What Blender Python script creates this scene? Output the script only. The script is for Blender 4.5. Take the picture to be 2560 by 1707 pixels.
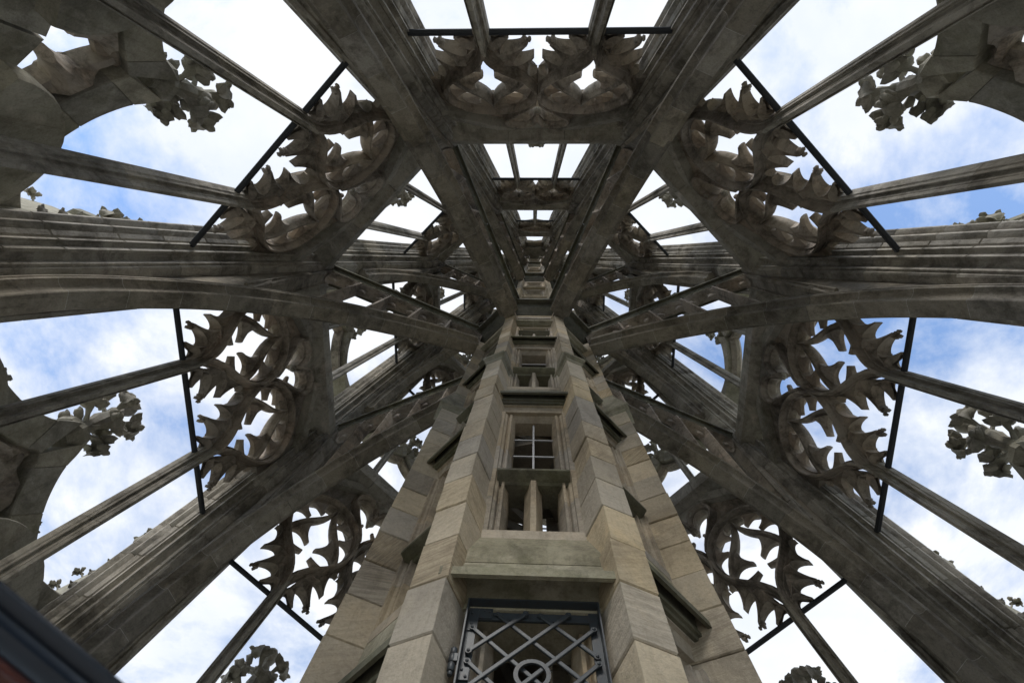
import bpy, bmesh, math, random
from mathutils import Matrix, Vector, noise as mnoise
random.seed(7)
scn = bpy.context.scene
for o in list(bpy.data.objects): bpy.data.objects.remove(o)
COL = scn.collection
rad = math.radians
sin, cos, pi = math.sin, math.cos, math.pi

# ------------------------------------------------------------------ camera
# metres; the spire axis is x = y = 0 and the camera height is z = 0
cam_d = bpy.data.cameras.new('camera'); cam = bpy.data.objects.new('camera', cam_d); COL.objects.link(cam)
R_ = Vector((0.99912643, -0.00531564, 0.04145024)); U_ = Vector((-0.01394779, -0.97741781, 0.21085513)); F_ = Vector((-0.03939338, 0.21124907, 0.97663811))
M = Matrix.Identity(4)
for i in range(3):
    M[i][0] = R_[i]; M[i][1] = U_[i]; M[i][2] = -F_[i]
M[0][3], M[1][3], M[2][3] = -0.02481642, -3.75210363, 0.0
cam.matrix_world = M
cam_d.sensor_width = 36; cam_d.sensor_fit = 'HORIZONTAL'; cam_d.lens = 18.591
cam_d.clip_start = 0.02; cam_d.clip_end = 20000
cam_d.dof.use_dof = True; cam_d.dof.focus_distance = 8.0; cam_d.dof.aperture_fstop = 5.6
scn.camera = cam

# ------------------------------------------------------------------ sky and sun
SUN_EL, SUN_AZ = 44.0, 190.0          # azimuth clockwise from +y: the sun stands behind the camera, a little left
w = bpy.data.worlds.new('World'); scn.world = w; w.use_nodes = True
nt = w.node_tree; N = nt.nodes; L = nt.links; N.clear()
out = N.new('ShaderNodeOutputWorld'); bg = N.new('ShaderNodeBackground'); L.new(bg.outputs[0], out.inputs[0])
sky = N.new('ShaderNodeTexSky'); sky.sky_type = 'NISHITA'; sky.sun_disc = False
sky.sun_elevation = rad(SUN_EL); sky.sun_rotation = rad(SUN_AZ); sky.altitude = 600
tc = N.new('ShaderNodeTexCoord'); sep = N.new('ShaderNodeSeparateXYZ'); L.new(tc.outputs['Generated'], sep.inputs[0])
def vm(op, a, b=None):
    n = N.new('ShaderNodeMath'); n.operation = op
    for i, x in enumerate((a, b)):
        if x is None: continue
        if isinstance(x, (int, float)): n.inputs[i].default_value = x
        else: L.new(x, n.inputs[i])
    return n.outputs[0]
zz = vm('MAXIMUM', sep.outputs[2], 0.12)
cmb = N.new('ShaderNodeCombineXYZ'); L.new(vm('DIVIDE', sep.outputs[0], zz), cmb.inputs[0]); L.new(vm('DIVIDE', sep.outputs[1], zz), cmb.inputs[1]); cmb.inputs[2].default_value = 3.7
def wnoise(scale, detail, rough, dist=0.0, loc=(0, 0, 0)):
    mp = N.new('ShaderNodeMapping'); mp.inputs['Location'].default_value = loc; L.new(cmb.outputs[0], mp.inputs[0])
    n = N.new('ShaderNodeTexNoise'); n.inputs['Scale'].default_value = scale; n.inputs['Detail'].default_value = detail
    n.inputs['Roughness'].default_value = rough; n.inputs['Distortion'].default_value = dist; L.new(mp.outputs[0], n.inputs['Vector']); return n.outputs[0]
def wramp(fac, stops):
    r = N.new('ShaderNodeValToRGB'); L.new(fac, r.inputs[0])
    while len(r.color_ramp.elements) < len(stops): r.color_ramp.elements.new(0.5)
    for e, (p, c) in zip(r.color_ramp.elements, stops): e.position = p; e.color = (*c, 1)
    return r.outputs[0]
big = wnoise(1.5, 9, 0.62, 0.25, (4.3, 1.2, 0)); shade = wnoise(2.6, 7, 0.6, 0.1, (9, 3, 2))
cover = wramp(big, [(0.37, (0.10, 0.10, 0.10)), (0.52, (1, 1, 1))])
SKY_STRENGTH = 0.15
ccol = wramp(shade, [(0.34, (4.0, 4.3, 4.8)), (0.62, (4.8, 4.9, 5.05))])
mixs = N.new('ShaderNodeMix'); mixs.data_type = 'RGBA'
hs = N.new('ShaderNodeHueSaturation'); hs.inputs['Saturation'].default_value = 1.15; hs.inputs['Value'].default_value = 1.5; L.new(sky.outputs[0], hs.inputs['Color'])
L.new(cover, mixs.inputs[0]); L.new(hs.outputs[0], mixs.inputs[6]); L.new(ccol, mixs.inputs[7]); L.new(mixs.outputs[2], bg.inputs[0])
bg.inputs[1].default_value = SKY_STRENGTH
sd = bpy.data.lights.new('sun', 'SUN'); sd.energy = 1.5; sd.angle = rad(16); sd.color = (1, 0.96, 0.9)
sun = bpy.data.objects.new('sun', sd); COL.objects.link(sun)
sdir = Vector((sin(rad(SUN_AZ)) * cos(rad(SUN_EL)), cos(rad(SUN_AZ)) * cos(rad(SUN_EL)), sin(rad(SUN_EL))))
sun.rotation_euler = sdir.to_track_quat('Z', 'Y').to_euler()
scn.view_settings.view_transform = 'Standard'; scn.view_settings.look = 'None'
scn.view_settings.exposure = 0.55; scn.view_settings.gamma = 1; scn.view_settings.use_curve_mapping = False
scn.render.engine = 'CYCLES'; scn.cycles.max_bounces = 7; scn.cycles.diffuse_bounces = 6

# ------------------------------------------------------------------ materials
ALB = 1.5
def stone(name, c1, c2, c3=None, moss=0.0, rand=0.0, strata=0.0, scale=3.0, bump=0.35, pits=0.5, stain=0.0, rough=0.9):
    c1 = tuple(x * ALB for x in c1); c2 = tuple(x * ALB for x in c2); c3 = c3 and tuple(x * ALB for x in c3)
    m = bpy.data.materials.new(name); m.use_nodes = True
    t = m.node_tree; n = t.nodes; l = t.links; b = n['Principled BSDF']; b.inputs['Roughness'].default_value = rough
    b.inputs['Specular IOR Level'].default_value = 0.25
    geo = n.new('ShaderNodeNewGeometry'); oi = n.new('ShaderNodeObjectInfo')
    def math_(op, a, bb=None):
        x = n.new('ShaderNodeMath'); x.operation = op
        for i, v in enumerate((a, bb)):
            if v is None: continue
            if isinstance(v, (int, float)): x.inputs[i].default_value = v
            else: l.new(v, x.inputs[i])
        return x.outputs[0]
    def noise(sc, det=6, ro=0.6, vec=None, dist=0):
        x = n.new('ShaderNodeTexNoise'); x.inputs['Scale'].default_value = sc; x.inputs['Detail'].default_value = det
        x.inputs['Roughness'].default_value = ro; x.inputs['Distortion'].default_value = dist
        l.new(vec if vec is not None else geo.outputs['Position'], x.inputs['Vector']); return x.outputs[0]
    def ramp(f, a, bb):
        x = n.new('ShaderNodeMapRange'); x.inputs[1].default_value = a; x.inputs[2].default_value = bb; l.new(f, x.inputs[0]); return x.outputs[0]
    def mix(f, a, bb, mode='MIX'):
        x = n.new('ShaderNodeMix'); x.data_type = 'RGBA'; x.blend_type = mode
        for i, v in ((0, f), (6, a), (7, bb)):
            if isinstance(v, tuple): x.inputs[i].default_value = (*v, 1)
            elif isinstance(v, (int, float)): x.inputs[i].default_value = v
            else: l.new(v, x.inputs[i])
        return x.outputs[2]
    col = mix(ramp(noise(scale * 0.45, 7, 0.65), 0.35, 0.65), c1, c2)
    if c3: col = mix(ramp(noise(scale * 0.9, 5, 0.6, dist=0.6), 0.52, 0.72), col, c3)
    rnd = oi.outputs['Random']
    if strata:
        # bedding of the sandstone: thin bands, tilted differently in every block
        mp = n.new('ShaderNodeVectorRotate'); mp.rotation_type = 'EULER_XYZ'
        cb = n.new('ShaderNodeCombineXYZ')
        l.new(math_('MULTIPLY', math_('SUBTRACT', rnd, 0.5), 2.2), cb.inputs[0]); l.new(math_('MULTIPLY', math_('FRACT', math_('MULTIPLY', rnd, 7.31)), 1.1), cb.inputs[1])
        l.new(geo.outputs['Position'], mp.inputs['Vector']); l.new(cb.outputs[0], mp.inputs['Rotation'])
        ms = n.new('ShaderNodeMapping'); ms.inputs['Scale'].default_value = (1.1, 1.1, 17); l.new(mp.outputs[0], ms.inputs[0])
        amt = math_('MULTIPLY', ramp(math_('FRACT', math_('MULTIPLY', rnd, 13.7)), 0.25, 0.8), strata)
        bands = ramp(noise(2.2, 6, 0.7, ms.outputs[0], 0.5), 0.4, 0.62)
        col = mix(math_('MULTIPLY', bands, amt), col, mix(1.0, col, (0.55, 0.53, 0.52), 'MULTIPLY'))
        rust = ramp(noise(1.3, 6, 0.65, dist=1.2), 0.60, 0.75)
        col = mix(math_('MULTIPLY', rust, math_('MULTIPLY', ramp(math_('FRACT', math_('MULTIPLY', rnd, 5.3)), 0.5, 0.9), 0.6)), col, (0.42, 0.27, 0.15))
        grey = ramp(math_('FRACT', math_('MULTIPLY', rnd, 23.1)), 0.55, 0.95)
        col = mix(math_('MULTIPLY', grey, 0.5), col, (0.37, 0.36, 0.345))
    if rand:
        v = n.new('ShaderNodeHueSaturation'); l.new(col, v.inputs['Color'])
        l.new(math_('ADD', 1.0 - rand, math_('MULTIPLY', rnd, 2 * rand)), v.inputs['Value'])
        l.new(math_('ADD', 0.75, math_('MULTIPLY', math_('FRACT', math_('MULTIPLY', rnd, 3.77)), 0.5)), v.inputs['Saturation']); col = v.outputs[0]
    if stain:
        st = math_('MULTIPLY', ramp(noise(1.3, 10, 0.76, dist=0.4), 0.47, 0.62), stain)
        col = mix(st, col, mix(1.0, col, (0.26, 0.25, 0.24), 'MULTIPLY'))
        sm_ = n.new('ShaderNodeMapping'); sm_.inputs['Scale'].default_value = (5, 5, 0.45); l.new(geo.outputs['Position'], sm_.inputs[0])
        st2 = math_('MULTIPLY', ramp(noise(1.6, 7, 0.7, sm_.outputs[0]), 0.54, 0.70), stain * 0.8)
        col = mix(st2, col, mix(1.0, col, (0.30, 0.29, 0.275), 'MULTIPLY'))
        wh = math_('MULTIPLY', ramp(noise(2.1, 9, 0.75, dist=0.2), 0.60, 0.72), stain * 0.45)
        col = mix(wh, col, (0.46, 0.45, 0.42))
    if moss:
        ms_ = math_('MULTIPLY', ramp(noise(1.4, 8, 0.72), 0.48, 0.7), moss)
        col = mix(ms_, col, (0.13, 0.135, 0.06))
    fine = noise(34, 5, 0.75); mid = noise(9, 7, 0.7)
    col = mix(math_('MULTIPLY', ramp(fine, 0.46, 0.66), pits * 0.6), col, mix(1.0, col, (0.46, 0.46, 0.46), 'MULTIPLY'))
    l.new(col, b.inputs['Base Color'])
    bp = n.new('ShaderNodeBump'); bp.inputs['Strength'].default_value = min(1, bump * 1.6); bp.inputs['Distance'].default_value = 0.03
    l.new(math_('ADD', math_('MULTIPLY', fine, 0.5), mid), bp.inputs['Height']); l.new(bp.outputs[0], b.inputs['Normal'])
    return m
MAT = {}
MAT['rib'] = stone('weathered_rib_stone', (0.318, 0.298, 0.262), (0.222, 0.207, 0.18), (0.375, 0.35, 0.305), moss=0.18, rand=0.24, stain=0.75, pits=0.6)
MAT['arch'] = stone('weathered_arch_stone', (0.245, 0.224, 0.19), (0.165, 0.148, 0.124), (0.29, 0.262, 0.218), moss=0.2, rand=0.2, stain=0.7, pits=0.7)
MAT['tracery'] = stone('tracery_stone', (0.33, 0.29, 0.245), (0.215, 0.19, 0.162), (0.37, 0.305, 0.25), moss=0.1, rand=0.2, stain=0.8, pits=0.4)
MAT['blush'] = stone('pink_spandrel_stone', (0.36, 0.305, 0.255), (0.26, 0.22, 0.185), (0.32, 0.29, 0.26), rand=0.22, stain=0.5, pits=0.4)
MAT['gable'] = stone('lichened_gable_stone', (0.31, 0.295, 0.25), (0.22, 0.21, 0.175), (0.37, 0.35, 0.30), moss=0.4, rand=0.2, stain=0.5, pits=0.7)
MAT['beam'] = stone('ring_beam_stone', (0.34, 0.325, 0.285), (0.23, 0.22, 0.19), (0.40, 0.365, 0.32), moss=0.3, rand=0.15, stain=0.6, pits=0.5)
MAT['ashlar'] = stone('turret_sandstone', (0.39, 0.335, 0.25), (0.32, 0.272, 0.20), (0.42, 0.35, 0.245), moss=0.06, rand=0.2, strata=0.8, pits=0.5, stain=0.36, bump=0.35)
MAT['dress'] = stone('dressed_sandstone', (0.36, 0.308, 0.235), (0.27, 0.23, 0.175), (0.39, 0.32, 0.235), moss=0.12, rand=0.15, strata=0.4, pits=0.5, stain=0.5, bump=0.3)
MAT['mossy'] = stone('mossy_drip_stone', (0.27, 0.25, 0.195), (0.19, 0.18, 0.13), (0.32, 0.295, 0.235), moss=0.5, rand=0.12, stain=0.6, pits=0.6)
MAT['leaf'] = stone('carved_leaf_stone', (0.29, 0.275, 0.235), (0.19, 0.18, 0.15), (0.34, 0.315, 0.28), moss=0.2, rand=0.15, stain=0.5, pits=0.5)
MAT['deck'] = stone('deck_stone', (0.36, 0.34, 0.31), (0.30, 0.285, 0.26), None, rand=0.1, stain=0.3)
MAT['ground'] = stone('distant_ground', (0.09, 0.11, 0.06), (0.16, 0.14, 0.12), (0.2, 0.18, 0.16), scale=0.02, bump=0)
def metal(name, c, rough, metallic, chips=None, wear=0.35):
    m = bpy.data.materials.new(name); m.use_nodes = True; t = m.node_tree; b = t.nodes['Principled BSDF']
    g = t.nodes.new('ShaderNodeNewGeometry'); nz = t.nodes.new('ShaderNodeTexNoise'); nz.inputs['Scale'].default_value = 28; nz.inputs['Detail'].default_value = 7; nz.inputs['Roughness'].default_value = 0.7
    t.links.new(g.outputs['Position'], nz.inputs['Vector'])
    mr = t.nodes.new('ShaderNodeMapRange'); mr.inputs[1].default_value = 0.5; mr.inputs[2].default_value = 0.72; mr.inputs[4].default_value = wear; t.links.new(nz.outputs[0], mr.inputs[0])
    mx = t.nodes.new('ShaderNodeMix'); mx.data_type = 'RGBA'; mx.inputs[6].default_value = (*c, 1); mx.inputs[7].default_value = (*(chips or tuple(x * 0.4 for x in c)), 1)
    t.links.new(mr.outputs[0], mx.inputs[0]); t.links.new(mx.outputs[2], b.inputs['Base Color'])
    b.inputs['Roughness'].default_value = rough; b.inputs['Metallic'].default_value = metallic
    bp = t.nodes.new('ShaderNodeBump'); bp.inputs['Strength'].default_value = 0.25; bp.inputs['Distance'].default_value = 0.004; t.links.new(nz.outputs[0], bp.inputs['Height']); t.links.new(bp.outputs[0], b.inputs['Normal'])
    return m
MAT['iron'] = metal('dark_iron', (0.045, 0.05, 0.06), 0.6, 0.4)
MAT['gate'] = metal('grey_painted_iron', (0.042, 0.052, 0.06), 0.45, 0.1, (0.05, 0.03, 0.025), 0.55)
MAT['lead'] = metal('glazing_lead', (0.32, 0.33, 0.34), 0.5, 0.5)
MAT['rail'] = metal('dark_blue_handrail_paint', (0.02, 0.028, 0.04), 0.25, 0.2)
MAT['wood'] = metal('red_varnished_wood', (0.055, 0.012, 0.006), 0.2, 0.0)
MAT['mortar'] = stone('pale_lime_mortar', (0.45, 0.44, 0.41), (0.30, 0.29, 0.27), None, pits=0.6, stain=0.7, scale=12)
MAT['crust'] = stone('black_crusted_stone', (0.13, 0.125, 0.095), (0.075, 0.072, 0.055), (0.17, 0.165, 0.12), moss=0.35, rand=0.15, stain=0.5, pits=0.5)
MAT['stair_shade'] = stone('shade_toned_inner_stone', (0.15, 0.13, 0.105), (0.09, 0.08, 0.065), None, rand=0.15)  # the turret's enclosed shade is put into this darkened stone colour

# ------------------------------------------------------------------ mesh helpers
class MB:
    def __init__(s): s.v = []; s.f = []
    def add(s, v, f):
        o = len(s.v); s.v += [tuple(p) for p in v]; s.f += [tuple(i + o for i in q) for q in f]; return s
    def mesh(s, name, mat, smooth=40):
        me = bpy.data.meshes.new(name); me.from_pydata(s.v, [], s.f)
        b = bmesh.new(); b.from_mesh(me); bmesh.ops.recalc_face_normals(b, faces=b.faces); b.to_mesh(me); b.free()
        me.materials.append(MAT[mat])
        if smooth:
            me.shade_smooth(); me.set_sharp_from_angle(angle=rad(smooth))
        me.update(); return me
def rings(mb, rs, closed=False, caps=True):
    n = len(rs[0]); v = [p for r in rs for p in r]; f = []
    m = len(rs)
    for i in range(m if closed else m - 1):
        a, b = i * n, ((i + 1) % m) * n
        for j in range(n):
            k = (j + 1) % n; f.append((a + j, a + k, b + k, b + j))
    if caps and not closed: f += [tuple(range(n)), tuple(range((m - 1) * n, m * n))]
    mb.add(v, f); return mb
def box(mb, lo, hi):
    x0, y0, z0 = lo; x1, y1, z1 = hi
    return mb.add([(x0, y0, z0), (x1, y0, z0), (x1, y1, z0), (x0, y1, z0), (x0, y0, z1), (x1, y0, z1), (x1, y1, z1), (x0, y1, z1)],
                  [(0, 1, 2, 3), (4, 5, 6, 7), (0, 1, 5, 4), (1, 2, 6, 5), (2, 3, 7, 6), (3, 0, 4, 7)])
def offs(path, wd):
    n = len(path); o = []
    for i, p in enumerate(path):
        a = path[max(0, i - 1)]; b = path[min(n - 1, i + 1)]
        tx, ty = b[0] - a[0], b[1] - a[1]; l = math.hypot(tx, ty) or 1
        w_ = wd[i] if isinstance(wd, (list, tuple)) else wd
        o.append((p[0] - ty / l * w_, p[1] + tx / l * w_))
    return o
def loft(mb, Lp, Rp, prof, fmap, closed=False):
    """strip between two plane polylines; prof = [(u 0..1 across, depth)]"""
    return rings(mb, [[fmap(l[0] + (r[0] - l[0]) * u, l[1] + (r[1] - l[1]) * u, d) for u, d in prof] for l, r in zip(Lp, Rp)], closed)
def bar(mb, path, hw, prof, fmap): return loft(mb, offs(path, hw), offs(path, -hw if not isinstance(hw, (list, tuple)) else [-x for x in hw]), prof, fmap)
def bez(p0, p1, p2, p3, n=10):
    o = []
    for i in range(n + 1):
        t = i / n; a, b, c, d = (1 - t) ** 3, 3 * t * (1 - t) ** 2, 3 * t * t * (1 - t), t ** 3
        o.append((a * p0[0] + b * p1[0] + c * p2[0] + d * p3[0], a * p0[1] + b * p1[1] + c * p2[1] + d * p3[1]))
    return o
def lin(a, b, n): return [(a[0] + (b[0] - a[0]) * i / n, a[1] + (b[1] - a[1]) * i / n) for i in range(n + 1)]
def smoothpath(pts, n=4):
    o = []
    for i in range(len(pts) - 1):
        p0 = pts[max(0, i - 1)]; p1 = pts[i]; p2 = pts[i + 1]; p3 = pts[min(len(pts) - 1, i + 2)]
        for k in range(n):
            t = k / n
            o.append(tuple(0.5 * ((2 * p1[c]) + (-p0[c] + p2[c]) * t + (2 * p0[c] - 5 * p1[c] + 4 * p2[c] - p3[c]) * t * t + (-p0[c] + 3 * p1[c] - 3 * p2[c] + p3[c]) * t ** 3) for c in (0, 1)))
    o.append(tuple(pts[-1])); return o
MAINH = [(.5, .27), (.62, .265), (.655, .235), (.66, .20), (.70, .19), (.71, .145), (.76, .105), (.83, .10), (.87, .125), (.92, .12), (.93, .07), (1, .05), (1, -.09), (.9, -.11), (.86, -.15), (.78, -.15), (.7, -.2), (.66, -.25), (.5, -.26)]
MAINP = MAINH + [(1 - u, d) for u, d in reversed(MAINH[1:-1])]
THINP = [(.3, .15), (.7, .15), (.85, .07), (1, .04), (1, -.06), (.7, -.14), (.3, -.14), (0, -.06), (0, .04), (.15, .07)]
def PLATE(d1, d0): return [(0, d1), (1, d1), (1, d0), (0, d0)]
def horn(mb, b0, b1, tip, fmap, tw=.024, dz=.14, n=8):
    """a foil's cusp: two hollow sides running out to a small flared tip"""
    mx, my = (b0[0] + b1[0]) / 2, (b0[1] + b1[1]) / 2
    dx, dy = tip[0] - mx, tip[1] - my; l = math.hypot(dx, dy) or 1; px, py = -dy / l, dx / l
    if (b0[0] - mx) * px + (b0[1] - my) * py < 0: px, py = -px, -py
    def side(b, s):
        e = (tip[0] + px * tw * 1.5 * s, tip[1] + py * tw * 1.5 * s)
        c = (mx + dx * .12 + px * tw * .8 * s + (b[0] - mx) * .16, my + dy * .12 + py * tw * .8 * s + (b[1] - my) * .16)
        o = []
        for i in range(n + 1):
            t = i / n
            o.append(((1 - t) ** 2 * b[0] + 2 * t * (1 - t) * c[0] + t * t * e[0], (1 - t) ** 2 * b[1] + 2 * t * (1 - t) * c[1] + t * t * e[1]))
        return o
    A, B = side(b0, 1), side(b1, -1); rs_ = []
    for i, (p, q) in enumerate(zip(A, B)):
        z = dz * (1 - .42 * i / n)
        rs_.append([fmap(p[0] + (q[0] - p[0]) * u, p[1] + (q[1] - p[1]) * u, d * z) for u, d in [(.30, 1), (.70, 1), (.86, .62), (1, .45), (1, -.5), (.70, -1), (.30, -1), (0, -.5), (0, .45), (.14, .62)]])
    return rings(mb, rs_)
def blob(mb, c, r, seed=0, sx=1, sy=1, sz=1, sub=1, amp=.25):
    b = bmesh.new(); bmesh.ops.create_icosphere(b, subdivisions=sub, radius=1)
    vs = [];
    for v in b.verts:
        k = 1 + amp * mnoise.noise(v.co * 1.7 + Vector((seed * 3.1, seed, 0)))
        vs.append((c[0] + v.co.x * r * sx * k, c[1] + v.co.y * r * sy * k, c[2] + v.co.z * r * sz * k))
    mb.add(vs, [tuple(x.index for x in f.verts) for f in b.faces]); b.free(); return mb

# ------------------------------------------------------------------ object helpers
def setp(o, label=None, cat=None, group=None, kind=None):
    for k, v in (('label', label), ('category', cat), ('group', group), ('kind', kind)):
        if v: o[k] = v
def link(name, me, parent=None, loc=(0, 0, 0), rz=0.0):
    o = bpy.data.objects.new(name, me); COL.objects.link(o); o.parent = parent; o.location = loc; o.rotation_euler = (0, 0, rz); return o
def thing(name, rz, label, cat, group, at=(0, 0, 0)):
    """Empty at the foot of the thing; 'at' is given for azimuth 0 and turned about the spire axis"""
    o = bpy.data.objects.new(name, None); COL.objects.link(o)
    c, s = cos(rz), sin(rz)
    o.location = (at[0] * c - at[1] * s, at[0] * s + at[1] * c, at[2]); o.rotation_euler = (0, 0, rz); o['at'] = at
    o.empty_display_size = .2; setp(o, label, cat, group, 'thing'); return o
def part(name, me, parent):
    """mesh written in azimuth-0 spire coordinates, hung under its thing (or part) whose foot is elsewhere"""
    o = bpy.data.objects.new(name, me); COL.objects.link(o); o.parent = parent
    a = parent.get('at') or (0, 0, 0)
    o.location = (-a[0], -a[1], -a[2]) if 'at' in parent else (0, 0, 0)
    return o

# ------------------------------------------------------------------ the shape of the spire
AP = [(-3, 8.95), (10, 7.03), (20.4, 5.49), (30.9, 4.11), (41.3, 2.80), (52, 1.5)]
def ap(h):
    for (a, x), (b, y) in zip(AP, AP[1:]):
        if h <= b: return x + (y - x) * (h - a) / (b - a)
    return AP[-1][1]
C22 = cos(rad(22.5)); T22 = math.tan(rad(22.5))
def rc(h): return ap(h) / C22
def F(t, h, d): return (t, -(ap(h) - d), h)            # face coordinates -> space, azimuth 0
def G(r, h, v): return (v, -r, h)                      # radial plane coordinates
def RS(h): return 1.0 if h < 32 else max(.5, 1.0 - (h - 32) * .034)
LEVELS = [14.6, 25.0, 35.6]
FACES = [0, 45, 90, 135, 180, -135, -90, -45]
RIBS = [22.5, 67.5, 112.5, 157.5, -157.5, -112.5, -67.5, -22.5]
FWORD = {0: 'overhead at the top centre', 45: 'at the upper right', 90: 'at the right', 135: 'at the lower right', 180: 'behind the stair turret', -135: 'at the lower left', -90: 'at the left', -45: 'at the upper left'}
RWORD = {22.5: 'running up to the top edge right of centre', 67.5: 'leaving level to the right edge', 112.5: 'running down to the lower right corner', 157.5: 'behind the turret on its right',
         -157.5: 'behind the turret on its left', -112.5: 'running down to the lower left corner', -67.5: 'leaving level to the left edge', -22.5: 'running up to the top edge left of centre'}
TIER = ['lowest storey', 'second storey', 'third storey', 'fourth storey']

# ---- setting: deck and far ground
m = MB(); ring = [(9.6 * sin(rad(a)), -9.6 * cos(rad(a))) for a in RIBS]
rings(m, [[(x, y, -1.15) for x, y in ring], [(x, y, -.8) for x, y in ring]]); setp(link('floor', m.mesh('floor', 'deck')), kind='structure')
m = MB(); n = 48; rings(m, [[(9000 * cos(2 * pi * i / n), 9000 * sin(2 * pi * i / n), -104) for i in range(n)], [(9000 * cos(2 * pi * i / n), 9000 * sin(2 * pi * i / n), -103) for i in range(n)]])
setp(link('ground', m.mesh('ground', 'ground', 0)), kind='structure')

# ------------------------------------------------------------------ ribs
HALF = [(.60, 0), (.60, .28), (.575, .315), (.535, .32), (.535, .365), (.50, .375), (.44, .36), (.395, .37), (.365, .405), (.355, .465), (.395, .485), (.395, .535), (.33, .545), (.285, .52), (.262, .535), (.25, .585), (.272, .632), (.222, .638),
        (.205, .565), (.17, .56), (.16, .655), (.10, .71), (.085, .62), (.045, .62), (.03, .735), (0, .785), (-.05, .79), (-.08, .745), (-.085, .67), (-.12, .68), (-.135, .80), (-.18, .855), (-.235, .855), (-.27, .81), (-.275, .73), (-.34, .71), (-.40, .66), (-.50, .60), (-.58, .3), (-.58, 0)]
RPROF = HALF + [(u, -v) for u, v in reversed(HALF[1:-1])]
def ribring(h, g=0.0):
    s = RS(h); R = rc(h)
    return [(v * s * (1 - g), -(R - u * s + g * .3 * (1 if u > 0 else -1)), h) for u, v in RPROF]
cuts = [-1.0]; h = -1.0; k = 0
rr = random.Random(3)
while h < 46:
    h += (.72 + .35 * rr.random()) if h < 15 else (.95 + .4 * rr.random()); cuts.append(min(h, 46.4))
ribmeshes = []
for a, b in zip(cuts, cuts[1:]):
    m = MB(); e = .017
    rings(m, [ribring(a, .028), ribring(a + e), ribring(b - e), ribring(b, .028)]); ribmeshes.append(m.mesh('rib_stone', 'rib', 32))
for az in RIBS:
    t = thing('spire_rib', rad(az), 'tall moulded stone rib of the spire ' + RWORD[az], 'stone rib', 'main ribs of the openwork spire', (0, -rc(-1), -1))
    for me in ribmeshes: part('rib_stone', me, t)

# ------------------------------------------------------------------ ring beams
def beam_section(h, dd): return [(dd[0], h - .42), (dd[1], h - .30), (dd[1] + .02, h + .12), (dd[1] - .06, h + .18), (dd[1] - .06, h + .32), (-.35, h + .32), (-.35, h - .42)]
for li, h in enumerate(LEVELS):
    A0 = ap(h); half = A0 * T22
    cutsx = [-half + .1, -.72 * half / 2.63, .70 * half / 2.63, half - .1] if li < 2 else [-half + .08, half - .08]
    ms = []
    for a, b in zip(cutsx, cutsx[1:]):
        m = MB(); sec = beam_section(h, (.22, .44 if li == 0 else .36))
        rings(m, [[(x, -(A0 - d), z) for d, z in sec] for x in (a + .005, b - .005)]); ms.append(m.mesh('beam_stone', 'beam'))
    for az in FACES:
        t = thing('ring_beam', rad(az), ('flat stone ring beam of the %s ' % ('first level', 'second level', 'third level')[li]) + FWORD[az] , 'stone beam', 'ring beams tying the ribs together', (0, -A0, h - .42))
        for me in ms: part('beam_stone', me, t)

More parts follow.
